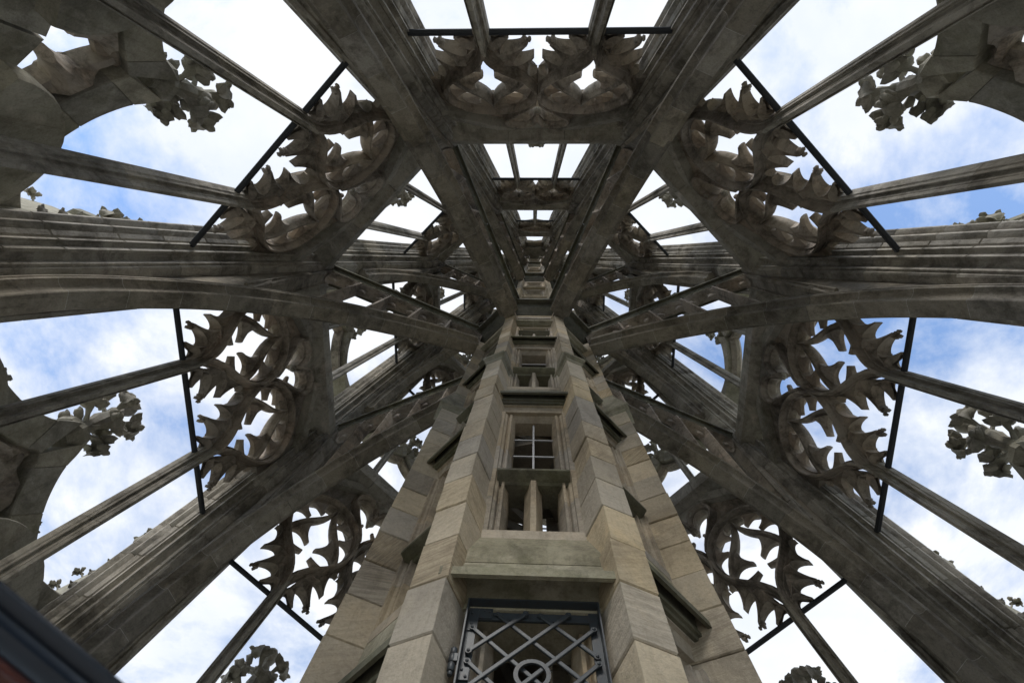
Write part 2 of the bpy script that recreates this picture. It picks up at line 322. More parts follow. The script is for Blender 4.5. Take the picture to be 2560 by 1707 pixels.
# ------------------------------------------------------------------ tracery windows
def jamb(h): return ap(h) * T22 - .66 * RS(h)
def arc(cx, cy, r, a0, a1, n): return [(cx + r * cos(rad(a0 + (a1 - a0) * i / n)), cy + r * sin(rad(a0 + (a1 - a0) * i / n))) for i in range(n + 1)]
def drop_half():          # right half of a drop-shaped ring, from its ogee foot up to its crown
    return bez((0, 10.25), (.03, 10.95), (.50, 11.0), (.86, 11.62), 10)[:-1] + arc(0, 12.12, .98, -30, 90, 14)
def tier_meshes(k):
    """meshes of one bay's window for storey k, all in azimuth-0 coordinates"""
    dh = 10.4 * k if k < 2 else 10.4 * k + .15 * (k - 1)
    sx = [1, .695, .92, .56][k]; S = RS(10 + dh)
    def T(x, h, d=0): return F(x * sx, h + dh, d * (1 if k == 0 else .85))
    base = -.9 if k == 0 else LEVELS[k - 1] + .32 - dh
    centres = [(-1,), (1,)] if k < 2 else ([(0,)] if k == 2 else [])
    centres = [c[0] for c in centres]; E = [2.17, 2.22, 1.08, 1.0][k]
    P = dict(mullion=[], head=[], ring=[], foil=[], brace=[], web=[])
    hwm = .135 / (sx if k else 1) * (1 if k == 0 else .75)
    for c in centres:
        segs = [base] + ([2.1, 4.9, 7.62] if k == 0 else [base + (10.3 - base) * .5]) + [10.3]
        out_ = []
        for a, b in zip(segs, segs[1:]):
            m = MB(); f = lambda h: c * (.985 + .034 * (10 - h)) if k == 0 else c * (.99 + .03 * (10 - h))
            pts = [(f(a + .004), a + .004), (f((a + b) / 2), (a + b) / 2), (f(b - .004), b - .004)]
            bar(m, pts, hwm, MAINP, T); out_.append(m.mesh('mullion_stone', 'rib'))
        P['mullion'].append(out_)
    half = drop_half()
    for c in centres:
        m = MB()
        for s in (1, -1): bar(m, [(c + s * x, h) for x, h in half], .10 / sx * (1 if k == 0 else .7), MAINP, T)
        sub = []
        # quatrefoil bars and cusps inside the ring
        mb_ = MB()
        for s in (1, -1): bar(mb_, [(c + s * x, h) for x, h in bez((.78, 11.48), (.64, 12.2), (.16, 12.2), (0, 12.98), 9)], [.08, .08, .08, .08, .08, .08, .075, .065, .05, .035], THINP, T)
        sub.append(('foil_bar', mb_.mesh('foil_bar', 'tracery')))
        for s in (1, -1):
            for b0, b1, tp in (((.30, 10.98), (.70, 11.42), (.13, 11.33)), ((.66, 11.62), (.30, 12.22), (.13, 11.62))):
                h_ = MB(); horn(h_, (c + s * b0[0], b0[1]), (c + s * b1[0], b1[1]), (c + s * tp[0], tp[1]), T); sub.append(('cusp', h_.mesh('cusp', 'tracery')))
            for a0, a1, tp in ((2, 38, (.50, 12.30)), (38, 74, (.26, 12.66))):
                p0 = arc(0, 12.12, .90, a0, a1, 1); h_ = MB(); horn(h_, (c + s * p0[0][0], p0[0][1]), (c + s * p0[1][0], p0[1][1]), (c + s * tp[0], tp[1]), T, .03, .12); sub.append(('cusp', h_.mesh('cusp', 'blush')))
        P['ring'].append((m.mesh('tracery_ring', 'tracery'), sub))
    # cusped heads of the lights
    B = [(.90, 9.78), (.885, 10.05), (.87, 10.28), (.645, 10.92), (.325, 11.27), (.05, 11.52)]
    S0, S3, TP = (.868, 9.84), (.012, 11.40), [(.535, 10.04), (.205, 10.31), (.075, 10.76)]
    VL = [(.81, 10.30), (.66, 10.50), (.45, 10.90), (.20, 11.24)]       # deepest point of each scallop
    def scallop():
        st = [S0] + TP + [S3]; o = []; pr = []; dp = []
        for q in range(4):
            a, b = st[q], st[q + 1]; mx, my = (a[0] + b[0]) / 2, (a[1] + b[1]) / 2; vx, vy = VL[q][0] - mx, VL[q][1] - my
            ux, uy = b[0] - a[0], b[1] - a[1]; e = .022 / math.hypot(ux, uy)
            for i in range(13):
                u = .5 - .5 * cos(pi * i / 12); w_ = (e if q else 0) + u * (1 - (e if q else 0) - (e if q < 3 else 0)); z = math.sqrt(max(0, 1 - (2 * u - 1) ** 2))
                o.append((a[0] + ux * w_ + vx * z, a[1] + uy * w_ + vy * z)); pr.append((q + u) / 4); dp.append(.5 + .5 * z)
        return o, pr, dp
    SC, PR, DP = scallop(); cb = smoothpath(B, 8); cl = [0]
    for a, b in zip(cb, cb[1:]): cl.append(cl[-1] + math.dist(a, b))
    def armat(u):
        x = u * cl[-1]
        for i in range(len(cl) - 1):
            if x <= cl[i + 1] + 1e-9:
                f = (x - cl[i]) / (cl[i + 1] - cl[i]); return tuple(cb[i][c] + (cb[i + 1][c] - cb[i][c]) * f for c in (0, 1))
        return cb[-1]
    ARM = [armat(u) for u in PR]
    def head(arms):
        web = MB(); sub = []
        for c, s in arms:
            fl = lambda P_: [(c + s * (1 - x), h) for x, h in P_]        # s = +1: the arm leans away from the mullion to larger t
            prof = [(0, .11), (.3, .055), (.6, .055), (.78, .09), (.86, .135), (1, .15), (1, -.13), (.86, -.12), (.78, -.08), (.4, -.055), (0, -.10)]
            rings(web, [[T(p[0] + (q[0] - p[0]) * u, p[1] + (q[1] - p[1]) * u, d * z) for u, d in prof] for p, q, z in zip(fl(ARM), fl(SC), DP)])
            for a, b in ((B[2], VL[1]), (B[3], VL[2])):
                a, b = fl([a, b]); bar(web, bez(a, (a[0] * .6 + b[0] * .4, a[1]), (a[0] * .3 + b[0] * .7, b[1] + .05), b, 4), .028, THINP, T)
            tp = fl([TP[1]])[0]; h_ = MB()
            for dx, dy, r in ((0, -.01, .045), (.06, .045, .05), (-.045, -.06, .04), (.05, -.075, .05), (.09, -.02, .04)):
                blob(h_, T(tp[0] - s * dx, tp[1] + dy, .0), r, dx * 50, sy=1.7, amp=.3)
            sub.append(('leaf_boss', h_.mesh('leaf_boss', 'tracery')))
        return web.mesh('light_head', 'tracery', 35), sub
    if k < 2: P['head'] = [head([(-1, 1), (1, -1)]), head([(-1, -1)]), head([(1, 1)])]
    elif k == 2: P['head'] = [head([(0, 1)]), head([(0, -1)])]
    # small trefoil under the beam
    if k < 2:
        m = MB(); fb = [(0, 13.62)] + arc(.40, 13.70, .36, 150, -62, 12)[0:] + bez((.57, 13.38), (.45, 13.1), (.2, 12.95), (.05, 12.55), 6)[1:]
        for s in (1, -1): bar(m, [(s * x, h) for x, h in fb], .10, MAINP, T)
        sub = []
        for s in (1, -1):
            h_ = MB(); horn(h_, (s * .50, 13.18), (s * .28, 12.9), (s * .2, 13.25), T, .03, .1); blob(h_, T(s * .19, 13.27, 0), .055, 3, sy=1.4); sub.append(('cusp', h_.mesh('cusp', 'blush')))
        h_ = MB()
        for dx, dy in ((0, 0), (.05, -.04), (-.05, -.04), (0, -.08)): blob(h_, T(dx, 13.55 + dy, 0.03), .055, dx * 40, sy=1.5)
        sub.append(('leaf_boss', h_.mesh('leaf_boss', 'leaf'))); P['foil'].append((m.mesh('trefoil', 'tracery'), sub))
    # straight braces under the beam and the sunk panels behind them
    topb = 14.24; jx = [2.24, 2.2, 1.12, .95][k]
    x0 = .62 if k < 2 else .05
    for s in (1, -1):
        m = MB(); bar(m, [(s * x0, topb + .02), (s * (x0 + jx + .05) / 2, 13.72), (s * (jx + .08), 13.15)], .13, PLATE(.27, -.2), T); P['brace'].append(m.mesh('brace', 'beam'))
        m = MB()
        if k < 3:
            c0 = 1 if k < 2 else 0; A0, A1 = (-25, 112) if k < 2 else (0, 88); a_ = arc(c0, 12.12, 1.0, A0, A1, 14); up = []
            for i in range(15):
                a = A0 + (A1 - A0) * i / 14
                if k < 2:
                    x = min(jx + .25, max(.84, c0 + 1.32 * cos(rad(a)))); up.append((x, max(13.66 - (x - 1.4) * .62 if a > 20 else 12.12 + 1.32 * sin(rad(a)), 12.12 + 1.02 * sin(rad(a)))))
                else: up.append((min(jx + .2, .2 + 1.25 * cos(rad(a))), 12.12 + 1.35 * sin(rad(a))))
            loft(m, [(s * x, h) for x, h in a_], [(s * x, min(h, 14.1)) for x, h in up], PLATE(.06, -.08), T)
        else: loft(m, lin((0, 11.2), (s * 1.0, 10.6), 4), lin((0, 14.2), (s * 1.05, 14.2), 4), PLATE(.1, -.1), T)
        P['web'].append(m.mesh('spandrel_panel', 'tracery'))
    if k < 2:
        m = MB(); loft(m, lin((-.98, 14.25), (.98, 14.25), 6), [(-.98, 13.98), (-.62, 14.02), (-.3, 14.03), (0, 13.78), (.3, 14.03), (.62, 14.02), (.98, 13.98)], PLATE(.24, -.15), T); P['web'].append(m.mesh('spandrel_panel', 'beam'))
    return P, dh
DET = {}
for k in range(4):
    P, dh = tier_meshes(k)
    hb = (10.0, 20.4, 30.95)[k] if k < 3 else None
    if hb:
        e = jamb(hb) + .01; m = MB()
        rings(m, [[(x, -(ap(hb) - .0 + .048 * a), hb + .048 * b) for a, b in ((-1, -.6), (-.6, -1), (.6, -1), (1, -.6), (1, .6), (.6, 1), (-.6, 1), (-1, .6))] for x in (-e, e)]); barmesh = m.mesh('iron_tie_bar', 'iron')
    for az in FACES:
        nm = 'tracery window between two ribs, %s, %s' % (TIER[k], FWORD[az])
        t = thing('tracery_window', rad(az), 'carved stone ' + nm, 'tracery window', 'openwork tracery windows of the spire', (0, -ap(max(10 + dh - 10.9, -.9)), -.9 if k == 0 else LEVELS[k - 1] + .32))
        for ml in P['mullion']:
            if k == 0:
                mu = bpy.data.objects.new('mullion', None); COL.objects.link(mu); mu.parent = t; a = t['at']; mu.location = (-a[0], -a[1], -a[2])
                for me in ml:
                    o = bpy.data.objects.new('mullion_stone', me); COL.objects.link(o); o.parent = mu
            else:
                for me in ml: part('mullion', me, t)
        for key, nm_ in (('ring', 'tracery_ring'), ('head', 'light_head'), ('foil', 'trefoil')):
            for me, sub in P[key]:
                o = part(nm_, me, t)
                for sn, sm in sub:
                    q = bpy.data.objects.new(sn, sm); COL.objects.link(q); q.parent = o
        for me in P['brace']: part('brace', me, t)
        for me in P['web']: part('spandrel_panel', me, t)
        if hb:
            o = link('iron_tie_bar', barmesh, None, (0, 0, 0), rad(az)); setp(o, 'black iron tie bar across the tracery lights, %s, %s' % (TIER[k], FWORD[az]), 'iron bar', 'iron tie bars across the windows')

# ------------------------------------------------------------------ flying arches from rib to turret
SOFF = [(7.62, 1.0), (7.45, 3.0), (7.28, 5.0), (7.19, 6.27), (7.05, 7.2), (6.76, 8.13), (6.27, 9.27), (5.56, 10.37), (4.56, 11.52), (3.6, 12.3), (2.6, 12.95), (1.60, 13.42)]
AH = [(0, .15), (.015, .165), (.055, .167), (.065, .14), (.085, .14), (.11, .148), (.155, .17), (.20, .215), (.215, .25), (.22, .285), (.255, .295), (.262, .255), (.30, .25), (.308, .285), (.345, .285), (.37, .24)]
AH = [(u, v * .9) for u, v in AH]; APROF = [(u, -v) for u, v in AH] + [(u, v) for u, v in reversed(AH)]
def arch_meshes(k):
    dh = [0, 10.1, 20.4][k]; R = {}
    def mp(p): 
        if k == 0: return p
        s = [1, .735, .50][k]; return (1.58 - .06 * k + (p[0] - 1.6) * s, p[1] + dh if p[1] > 6 else p[1] + dh)
    path = smoothpath([mp(p) for p in (SOFF if k == 0 else SOFF[3:])], 5)
    ps = [1, .8, .62][k]
    ex = offs(path, -.37 * ps)      # extrados lies on the outer/upper side
    if ex[-1][1] < path[-1][1]: ex = offs(path, .37 * ps)
    cum = [0]
    for a, b in zip(path, path[1:]): cum.append(cum[-1] + math.dist(a, b))
    def at(s):
        for i in range(len(cum) - 1):
            if s <= cum[i + 1]:
                f = (s - cum[i]) / (cum[i + 1] - cum[i]); return tuple(path[i][c] + (path[i + 1][c] - path[i][c]) * f for c in (0, 1)), tuple(ex[i][c] + (ex[i + 1][c] - ex[i][c]) * f for c in (0, 1))
        return path[-1], ex[-1]
    R['voussoir'] = []; nv = 17 if k == 0 else 10; s = 0
    for i in range(nv):
        a, b = cum[-1] * i / nv + .004, cum[-1] * (i + 1) / nv - .004; m = MB()
        lp, rp = zip(*[at(a + (b - a) * j / 4) for j in range(5)])
        loft(m, lp, rp, [(u / .37, v * ps) for u, v in APROF], G); R['voussoir'].append(m.mesh('voussoir', 'arch'))
    m = MB()
    for i in range(1, nv):
        if rr.random() < .2: continue
        a, b = cum[-1] * i / nv - .0045, cum[-1] * i / nv + .0045
        lp, rp = zip(*[at(a), at(b)]); loft(m, lp, rp, [(min(.995, max(.004, u / .37)), v * ps * .99) for u, v in APROF], G)
    R['mortar'] = [m.mesh('mortar', 'mortar')]
    hr = [14.85, 25.2, 35.75][k]; rin, rout = [1.62, 1.5, 1.38][k], rc(hr) - .35
    # coping rail, in stones
    R['rail'] = []; nn = 6
    sh = [(0, -.20), (.175, -.20), (.19, -.175), (.185, -.13), (.205, -.115), (.215, -.09), (.215, -.02), (.255, .005), (.285, -.015), (.30, -.02), (.305, .06), (.16, .17), (0, .17)]; sec = sh + [(-v, z) for v, z in reversed(sh[1:-1])]
    for i in range(nn):
        a, b = rin + (rout - rin) * i / nn + .003, rin + (rout - rin) * (i + 1) / nn - .003; m = MB()
        rings(m, [[(v * ps, -r, hr + z * ps) for v, z in sec] for r in (a, b)]); R['rail'].append(m.mesh('coping_stone', 'crust'))
    # pierced spandrel: mullions and pointed heads under the coping
    def exh(r):
        best = None
        for a, b in zip(ex, ex[1:]):
            lo, hi = min(a[0], b[0]), max(a[0], b[0])
            if lo <= r <= hi and hi > lo: best = a[1] + (b[1] - a[1]) * (r - a[0]) / (b[0] - a[0])
        return best if best is not None else ex[0][1]
    HP = [(0, .03), (.07, .07), (.16, .065), (.18, .105), (.30, .11), (.33, .08), (.36, .14), (.50, .145), (.53, .10), (.56, .17), (.68, .17), (.71, .11), (1, .11)]
    R['mull'] = []; R['head'] = []; R['plate'] = []
    rs = [rin + .05 + (([.95, 1.85, 2.75, 3.65, 4.5][i]) * [1, .72, .5][k]) for i in range(5)]
    hb_ = hr - .2 * ps
    for r in rs[:-1]:
        m = MB(); bar(m, [(r, exh(r) - .05), (r, hb_ - .0)], .05 * ps + .01, [(.3, .185), (.7, .185), (.8, .14), (1, .09), (1, -.09), (.8, -.14), (.7, -.185), (.3, -.185), (.2, -.14), (0, -.09), (0, .09), (.2, .14)], G); R['mull'].append(m.mesh('spandrel_mullion', 'tracery'))
    edges = [rin - .02] + rs
    for a, b in zip(edges, edges[1:]):
        mid = (a + b) / 2; hh = hb_ + .03; lowest = max(exh(a), exh(b)); rise = min(.55, (hb_ - lowest) * .75)
        m = MB()
        for p, q in ((a + .03, mid), (b - .03, mid)):
            s_ = 1 if q > p else -1
            cur = bez((p, hh - rise), (p, hh - rise * .45), (p + s_ * abs(q - p) * .5, hh - rise * .22), (q, hh - .10), 6)
            loft(m, cur, [(x + (p - x) * .0, hh) if False else (x, hh) for x, h in cur], HP + [(u, -v) for u, v in reversed(HP)], G)
            horn(m, cur[1], cur[4], (p + s_ * abs(q - p) * .62, hh - rise * .72), G, .02, .06, 4)
        R['head'].append(m.mesh('spandrel_head', 'tracery', 25))
    # solid web between the haunch of the arch and the rib, in stones
    nose = lambda h: rc(h) - .55 * RS(h)
    topw = hb_ + .02
    pl = [(x, y) for x, y in ex if True]; r_end = rs[-1]
    pts = [p for p in pl if p[0] >= r_end - .02]
    cutn = max(3, len(pts) // 5)
    for i in range(0, len(pts) - 1, cutn):
        seg = pts[i:i + cutn + 1]
        if len(seg) < 2: continue
        m = MB(); loft(m, seg, [(nose(y) + .12, y) for x, y in seg], PLATE(.14, -.14), G); R['plate'].append(m.mesh('web_stone', 'arch'))
    y0 = pts[-1][1]; m = MB()
    hs = [y0 + .006 + (topw - y0 - .006) * j / 6 for j in range(7)]
    loft(m, [(max(r_end, pts[-1][0]), y) for y in hs], [(nose(y) + .12, y) for y in hs], PLATE(.135, -.135), G); R['plate'].append(m.mesh('web_stone', 'arch'))
    # blind ogee tracery laid on the web, both sides
    R['blind'] = []
    r1 = nose(topw) - .02
    for s_ in (1, -1):
        m = MB(); w_ = r1 - r_end; c = r_end + w_ * .45
        G2 = lambda r, h, v: (s_ * (.135 + .03 + v), -r, h)
        for p0, p1 in (((r_end + .02, y0 + .1), (r1, topw - .1)), ((r_end + .02, y0 + .95 * ps), (c, topw)), ((c, topw), (r1 + .1, y0 + .35))):
            bar(m, lin(p0, p1, 3), .05 * ps, [(0, -.03), (1, -.03), (.7, .035), (.3, .035)], G2)
        bar(m, bez((r_end + .1, y0 + .2), (c, y0 + .9), (c, y0 + .4), (r1, y0 + 1.2), 8), .035 * ps, [(0, -.03), (1, -.03), (.7, .03), (.3, .03)], G2)
        R['blind'].append(m.mesh('blind_tracery', 'arch'))
    return R
AWORD = {22.5: 'from the top edge right of centre', 67.5: 'from the right edge', 112.5: 'from the lower right corner', 157.5: 'behind the turret on its right', -157.5: 'behind the turret on its left', -112.5: 'from the lower left corner', -67.5: 'from the left edge', -22.5: 'from the top edge left of centre'}
for k in range(3):
    R = arch_meshes(k)
    for az in RIBS:
        t = thing('flying_arch', rad(az), 'curved stone arch of the %s, springing %s' % (('first level', 'second level', 'third level')[k], AWORD[az]), 'flying arch', 'flying arches bracing the stair turret', (0, -SOFF[0][0] if k == 0 else -5.2, 1.0 + (0, 15.4, 25.7)[k]))
        for nm_, key in (('voussoir', 'voussoir'), ('mortar', 'mortar'), ('coping_stone', 'rail'), ('spandrel_mullion', 'mull'), ('spandrel_head', 'head'), ('web_stone', 'plate'), ('blind_tracery', 'blind')):
            for me in R[key]: part(nm_, me, t)

# ------------------------------------------------------------------ stair turret
tur = thing('stair_turret', 0, 'octagonal tan sandstone stair turret rising up the middle of the spire', 'stair turret', None, (0, 0, -.8))
def turpart(name, me, rz=0, parent=None):
    o = bpy.data.objects.new(name, me); COL.objects.link(o); o.parent = parent or tur; o.location = (0, 0, .8) if parent is None else (0, 0, 0); o.rotation_euler = (0, 0, rz); return o
def bevbox(mb, x0, x1, y0, y1, z0, z1, b=.009):
    return rings(mb, [[(x0 + b, y0 + b, z0), (x1 - b, y0 + b, z0), (x1 - b, y1, z0), (x0 + b, y1, z0)], [(x0, y0, z0 + b), (x1, y0, z0 + b), (x1, y1, z0 + b), (x0, y1, z0 + b)],
                      [(x0, y0, z1 - b), (x1, y0, z1 - b), (x1, y1, z1 - b), (x0, y1, z1 - b)], [(x0 + b, y0 + b, z1), (x1 - b, y0 + b, z1), (x1 - b, y1, z1), (x0 + b, y1, z1)]])
blk = []
for v in range(5):
    m = MB(); bevbox(m, -.131 - .002 * (v % 3), .131 + .002 * (v % 2), -1.72 - .004 * (v % 2), -1.28, .0025, .4575); blk.append(m.mesh('stone_block', 'ashlar', 30))
blk2 = []
for v in range(3):
    m = MB(); bevbox(m, -.122, .122 + .002 * (v % 2), -1.625 - .003 * v, -1.26, .0025, .4575); blk2.append(m.mesh('stone_block', 'ashlar', 30))
m = MB(); rings(m, [[(s * x, -y, z) for s, x, y in ((-1, a, 1.25), (1, a, 1.25), (1, a, b), (-1, a, b))] for a, b, z in ((.131, 1.72, 8.40), (.15, 1.74, 8.45), (.15, 1.74, 8.50), (.185, 1.79, 8.56), (.185, 1.79, 8.66), (.165, 1.765, 8.72), (.124, 1.63, 9.32), (.122, 1.62, 9.40))])
capm = m.mesh('weathering_cap', 'mossy', 25)
m = MB(); bevbox(m, -.125, .125, -1.62, -1.26, 13.38, 13.9); padm = m.mesh('stone_block', 'ashlar', 30)
m = MB(); bevbox(m, -.11, .11, -1.55, -1.2, 15.1, 24.2); m2 = m.mesh('pilaster_shaft', 'ashlar', 30)
m = MB(); bevbox(m, -.10, .10, -1.42, -1.1, 25.3, 46); m3 = m.mesh('pilaster_shaft', 'ashlar', 30)
cap2 = MB(); rings(cap2, [[(s * x, -y, z) for s, x, y in ((-1, a, 1.2), (1, a, 1.2), (1, a, b), (-1, a, b))] for a, b, z in ((.13, 1.62, 15.1), (.13, 1.62, 19.0), (.17, 1.68, 19.15), (.17, 1.68, 19.25), (.12, 1.56, 19.8))]); cap2 = cap2.mesh('pilaster_shaft', 'ashlar', 30)
rb = random.Random(11)
for az in RIBS:
    pil = bpy.data.objects.new('pilaster', None); COL.objects.link(pil); pil.parent = tur; pil.location = (0, 0, .8); pil.rotation_euler = (0, 0, rad(az))
    z = -.8 + .02; i = 0; z = 8.40 - .46 * 20
    while z < 8.39:
        o = bpy.data.objects.new('stone_block', blk[(i * 3 + int(abs(az))) % 5]); COL.objects.link(o); o.parent = pil; o.location = (rb.uniform(-.004, .004), rb.uniform(-.005, .005), z); o.rotation_euler = (0, 0, rb.uniform(-.006, .006))
        z += .46; i += 1
    o = bpy.data.objects.new('weathering_cap', capm); COL.objects.link(o); o.parent = pil
    z = 9.40
    while z < 13.3:
        o = bpy.data.objects.new('stone_block', blk2[i % 3]); COL.objects.link(o); o.parent = pil; o.location = (rb.uniform(-.002, .002), rb.uniform(-.002, .002), z); z += .46; i += 1
    for nm_, me in (('stone_block', padm), ('shaft', m2), ('shaft', cap2), ('shaft', m3)):
        o = bpy.data.objects.new(nm_, me); COL.objects.link(o); o.parent = pil
# window bays
JP = [(.47, 1.30), (.47, 1.345), (.405, 1.345), (.375, 1.345), (.37, 1.315), (.345, 1.30), (.33, 1.26), (.315, 1.265), (.31, 1.30), (.285, 1.30), (.275, 1.25), (.245, 1.19), (.24, 1.02), (.47, 1.02)]
def prism_x(mb, prof, x0, x1): return rings(mb, [[(x, -a, z) for a, z in prof] for x in (x0, x1)])
def jambs(z0, z1, n):
    o = []
    for s in (-1, 1):
        for i in range(n):
            a, b = z0 + (z1 - z0) * i / n + .002, z0 + (z1 - z0) * (i + 1) / n - .002; m = MB(); rings(m, [[(s * x, -y, z) for x, y in JP] for z in (a, b)]); o.append(m.mesh('jamb_stone', 'dress', 30))
    return o
def bay(hc, hn, deep, glaz, high=0):
    """one storey of one turret face, from its sill cornice hc to the underside of the next at hn"""
    o = []; lip = 1.62 if deep else 1.50
    m = MB(); prism_x(m, [(1.05, hc - .1), (1.375, hc - .1), (1.385, hc - .075), (1.41, hc - .07), (1.415, hc - .035), (1.40, hc - .02), (1.41, hc + .11), (1.43, hc + .15), (1.46, hc + .15), (lip - .055, hc + .07), (lip - .045, hc + .04), (lip - .032, hc - .016), (lip, hc - .02), (lip, hc + .055), (lip - .05, hc + .10), (lip - .10, hc + .18), (lip - .125, hc + .275), (1.05, hc + .275)], -.60 if deep else -.54, .60 if deep else .54); o.append(('sill_cornice', m.mesh('sill_cornice', 'mossy' if deep else 'crust', 25)))
    if deep:
        m = MB(); prism_x(m, [(1.05, hc + .28), (1.497, hc + .28), (1.485, hc + .45), (1.365, hc + .78), (1.05, hc + .78)], -.54, .54); o.append(('sloped_sill', m.mesh('sloped_sill', 'mossy', 25)))
        sb = hc + .785
    else:
        m = MB(); prism_x(m, [(1.05, hc + .28), (lip - .13, hc + .28), (1.35, hc + .6), (1.05, hc + .6)], -.5, .5); o.append(('sloped_sill', m.mesh('sloped_sill', 'mossy', 25))); sb = hc + .605
    m = MB(); prism_x(m, [(1.0, sb), (1.352, sb), (1.352, sb + .13), (1.0, sb + .13)], -.47, .47); o.append(('window_sill', m.mesh('window_sill', 'dress', 30)))
    z0 = sb + .13; z1 = hn - (.12 if high else .37); ht = z1 - z0
    tz = z0 + ht * .32
    for me in jambs(z0, z1, 5): o.append(('jamb_stone', me))
    m = MB(); rings(m, [[(x, -y, z) for x, y in ((-.025, 1.335), (.025, 1.335), (.05, 1.24), (.085, 1.17), (.085, 1.06), (-.085, 1.06), (-.085, 1.17), (-.05, 1.24))] for z in (z0 + .001, tz - .001)]); o.append(('window_mullion', m.mesh('window_mullion', 'dress', 30)))
    m = MB(); prism_x(m, [(1.03, tz), (1.28, tz), (1.30, tz + .03), (1.355, tz + .05), (1.40, tz + .085), (1.40, tz + .12), (1.38, tz + .145), (1.03, tz + .145)], -.36, .36); o.append(('transom', m.mesh('transom', 'crust', 25)))
    if not high: m = MB(); prism_x(m, [(1.0, z1), (1.18, z1), (1.25, z1 + .08), (1.25, z1 + .1), (1.30, z1 + .1), (1.30, z1 + .16), (1.315, z1 + .24), (1.345, z1 + .25), (1.345, hn - .102), (1.0, hn - .102)], -.47, .47); o.append(('lintel', m.mesh('lintel', 'dress', 25)))
    uz = tz + .145; uh = z1 - uz
    if glaz == 1:
        for f in (.2, .47, .74):
            m = MB(); box(m, (-.25, -1.137, uz + uh * f - .011), (.25, -1.12, uz + uh * f + .011)); o.append(('glazing_bar', m.mesh('glazing_bar', 'lead')))
        m = MB(); box(m, (-.011, -1.155, uz), (.011, -1.138, z1)); o.append(('glazing_bar', m.mesh('glazing_bar', 'lead')))
    elif glaz == 2:
        for f in (.2, .45, .7):
            m = MB(); box(m, (-.25, -1.13, uz + uh * f - .011), (.25, -1.105, uz + uh * f + .011)); o.append(('glazing_bar', m.mesh('glazing_bar', 'lead')))
        for s in (-1, 1):
            fz = [(s * .09, z0 + .02), (s * .238, z0 + .02), (s * .238, tz - .02), (s * .09, tz - .02)]; m = MB()
            box(m, (min(s * .09, s * .238), -1.10, z0 + .36), (max(s * .09, s * .238), -1.07, z0 + .40)); o.append(('glazing_bar', m.mesh('glazing_bar', 'iron')))
    return o
STG = {0: [-1.2, 2.95, 7.08, 10.93], 45: [-.5, 3.62, 7.45, 11.0], 90: [0.2, 4.2, 8.1], 135: [.9, 4.9, 9.0], 180: [-2.0, 1.9, 5.9, 9.6], -135: [-1.7, 2.1, 5.7, 9.3], -90: [-1.4, 2.5, 6.1, 9.7], -45: [-1.0, 2.78, 6.42, 9.95]}
m = MB(); rings(m, [[(x, -y, z) for x, y in ((-.47, 1.352), (.47, 1.352), (.47, 1.0), (-.47, 1.0))] for z in (13.10, 14.1)]); topwall = m.mesh('wall_course', 'ashlar')
for az in FACES:
    st = STG[az] + [13.2]
    for i, (a, b) in enumerate(zip(st, st[1:])):
        by = bpy.data.objects.new('window_bay', None); COL.objects.link(by); by.parent = tur; by.location = (0, 0, .8); by.rotation_euler = (0, 0, rad(az))
        for nm_, me in bay(a, b, az == 0 and i == 1, 1 if i in (1,) or (i == 2 and az) else (2 if i == 2 else 1), az == 0 and i == 0):
            if az == 0 and i == 0 and nm_ in ('transom', 'window_mullion', 'glazing_bar'): continue
            o = bpy.data.objects.new(nm_, me); COL.objects.link(o); o.parent = by
    turpart('wall_course', topwall, rad(az))
# cornice at the head of the first stage and the ring that takes the arch rails
def octring(prof, seg=8):
    m = MB(); rs_ = []
    for i in range(8):
        a = rad(22.5 + 45 * i); rs_.append([(x / C22 * sin(a), -x / C22 * cos(a), z) for x, z in prof])
    return rings(m, rs_, closed=True)
turpart('string_course', octring([(1.2, 13.05), (1.37, 13.05), (1.40, 13.09), (1.46, 13.12), (1.47, 13.2), (1.40, 13.28), (1.2, 13.28)]).mesh('string_course', 'mossy', 25))
for k, (hr, a_) in enumerate(((14.6, 1.0), (25.0, .92), (35.6, .84))):
    turpart('wall_course', octring([(1.15 * a_, hr - .72), (1.385 * a_, hr - .72), (1.385 * a_, hr - .523), (1.15 * a_, hr - .523)]).mesh('wall_course', 'ashlar', 25))
    turpart('wall_course', octring([(1.15 * a_, hr - .518), (1.39 * a_, hr - .518), (1.39 * a_, hr - .321), (1.15 * a_, hr - .321)]).mesh('wall_course', 'ashlar', 25))
    turpart('ring_cornice', octring([(1.15 * a_, hr - .318), (1.41 * a_, hr - .318), (1.44 * a_, hr - .26), (1.50 * a_, hr - .20), (1.60 * a_, hr - .05), (1.60 * a_, hr + .02), (1.66 * a_, hr + .14), (1.74 * a_, hr + .12), (1.78 * a_, hr + .12), (1.78 * a_, hr + .36), (1.5 * a_, hr + .5), (1.15 * a_, hr + .5)]).mesh('ring_cornice', 'crust', 25))
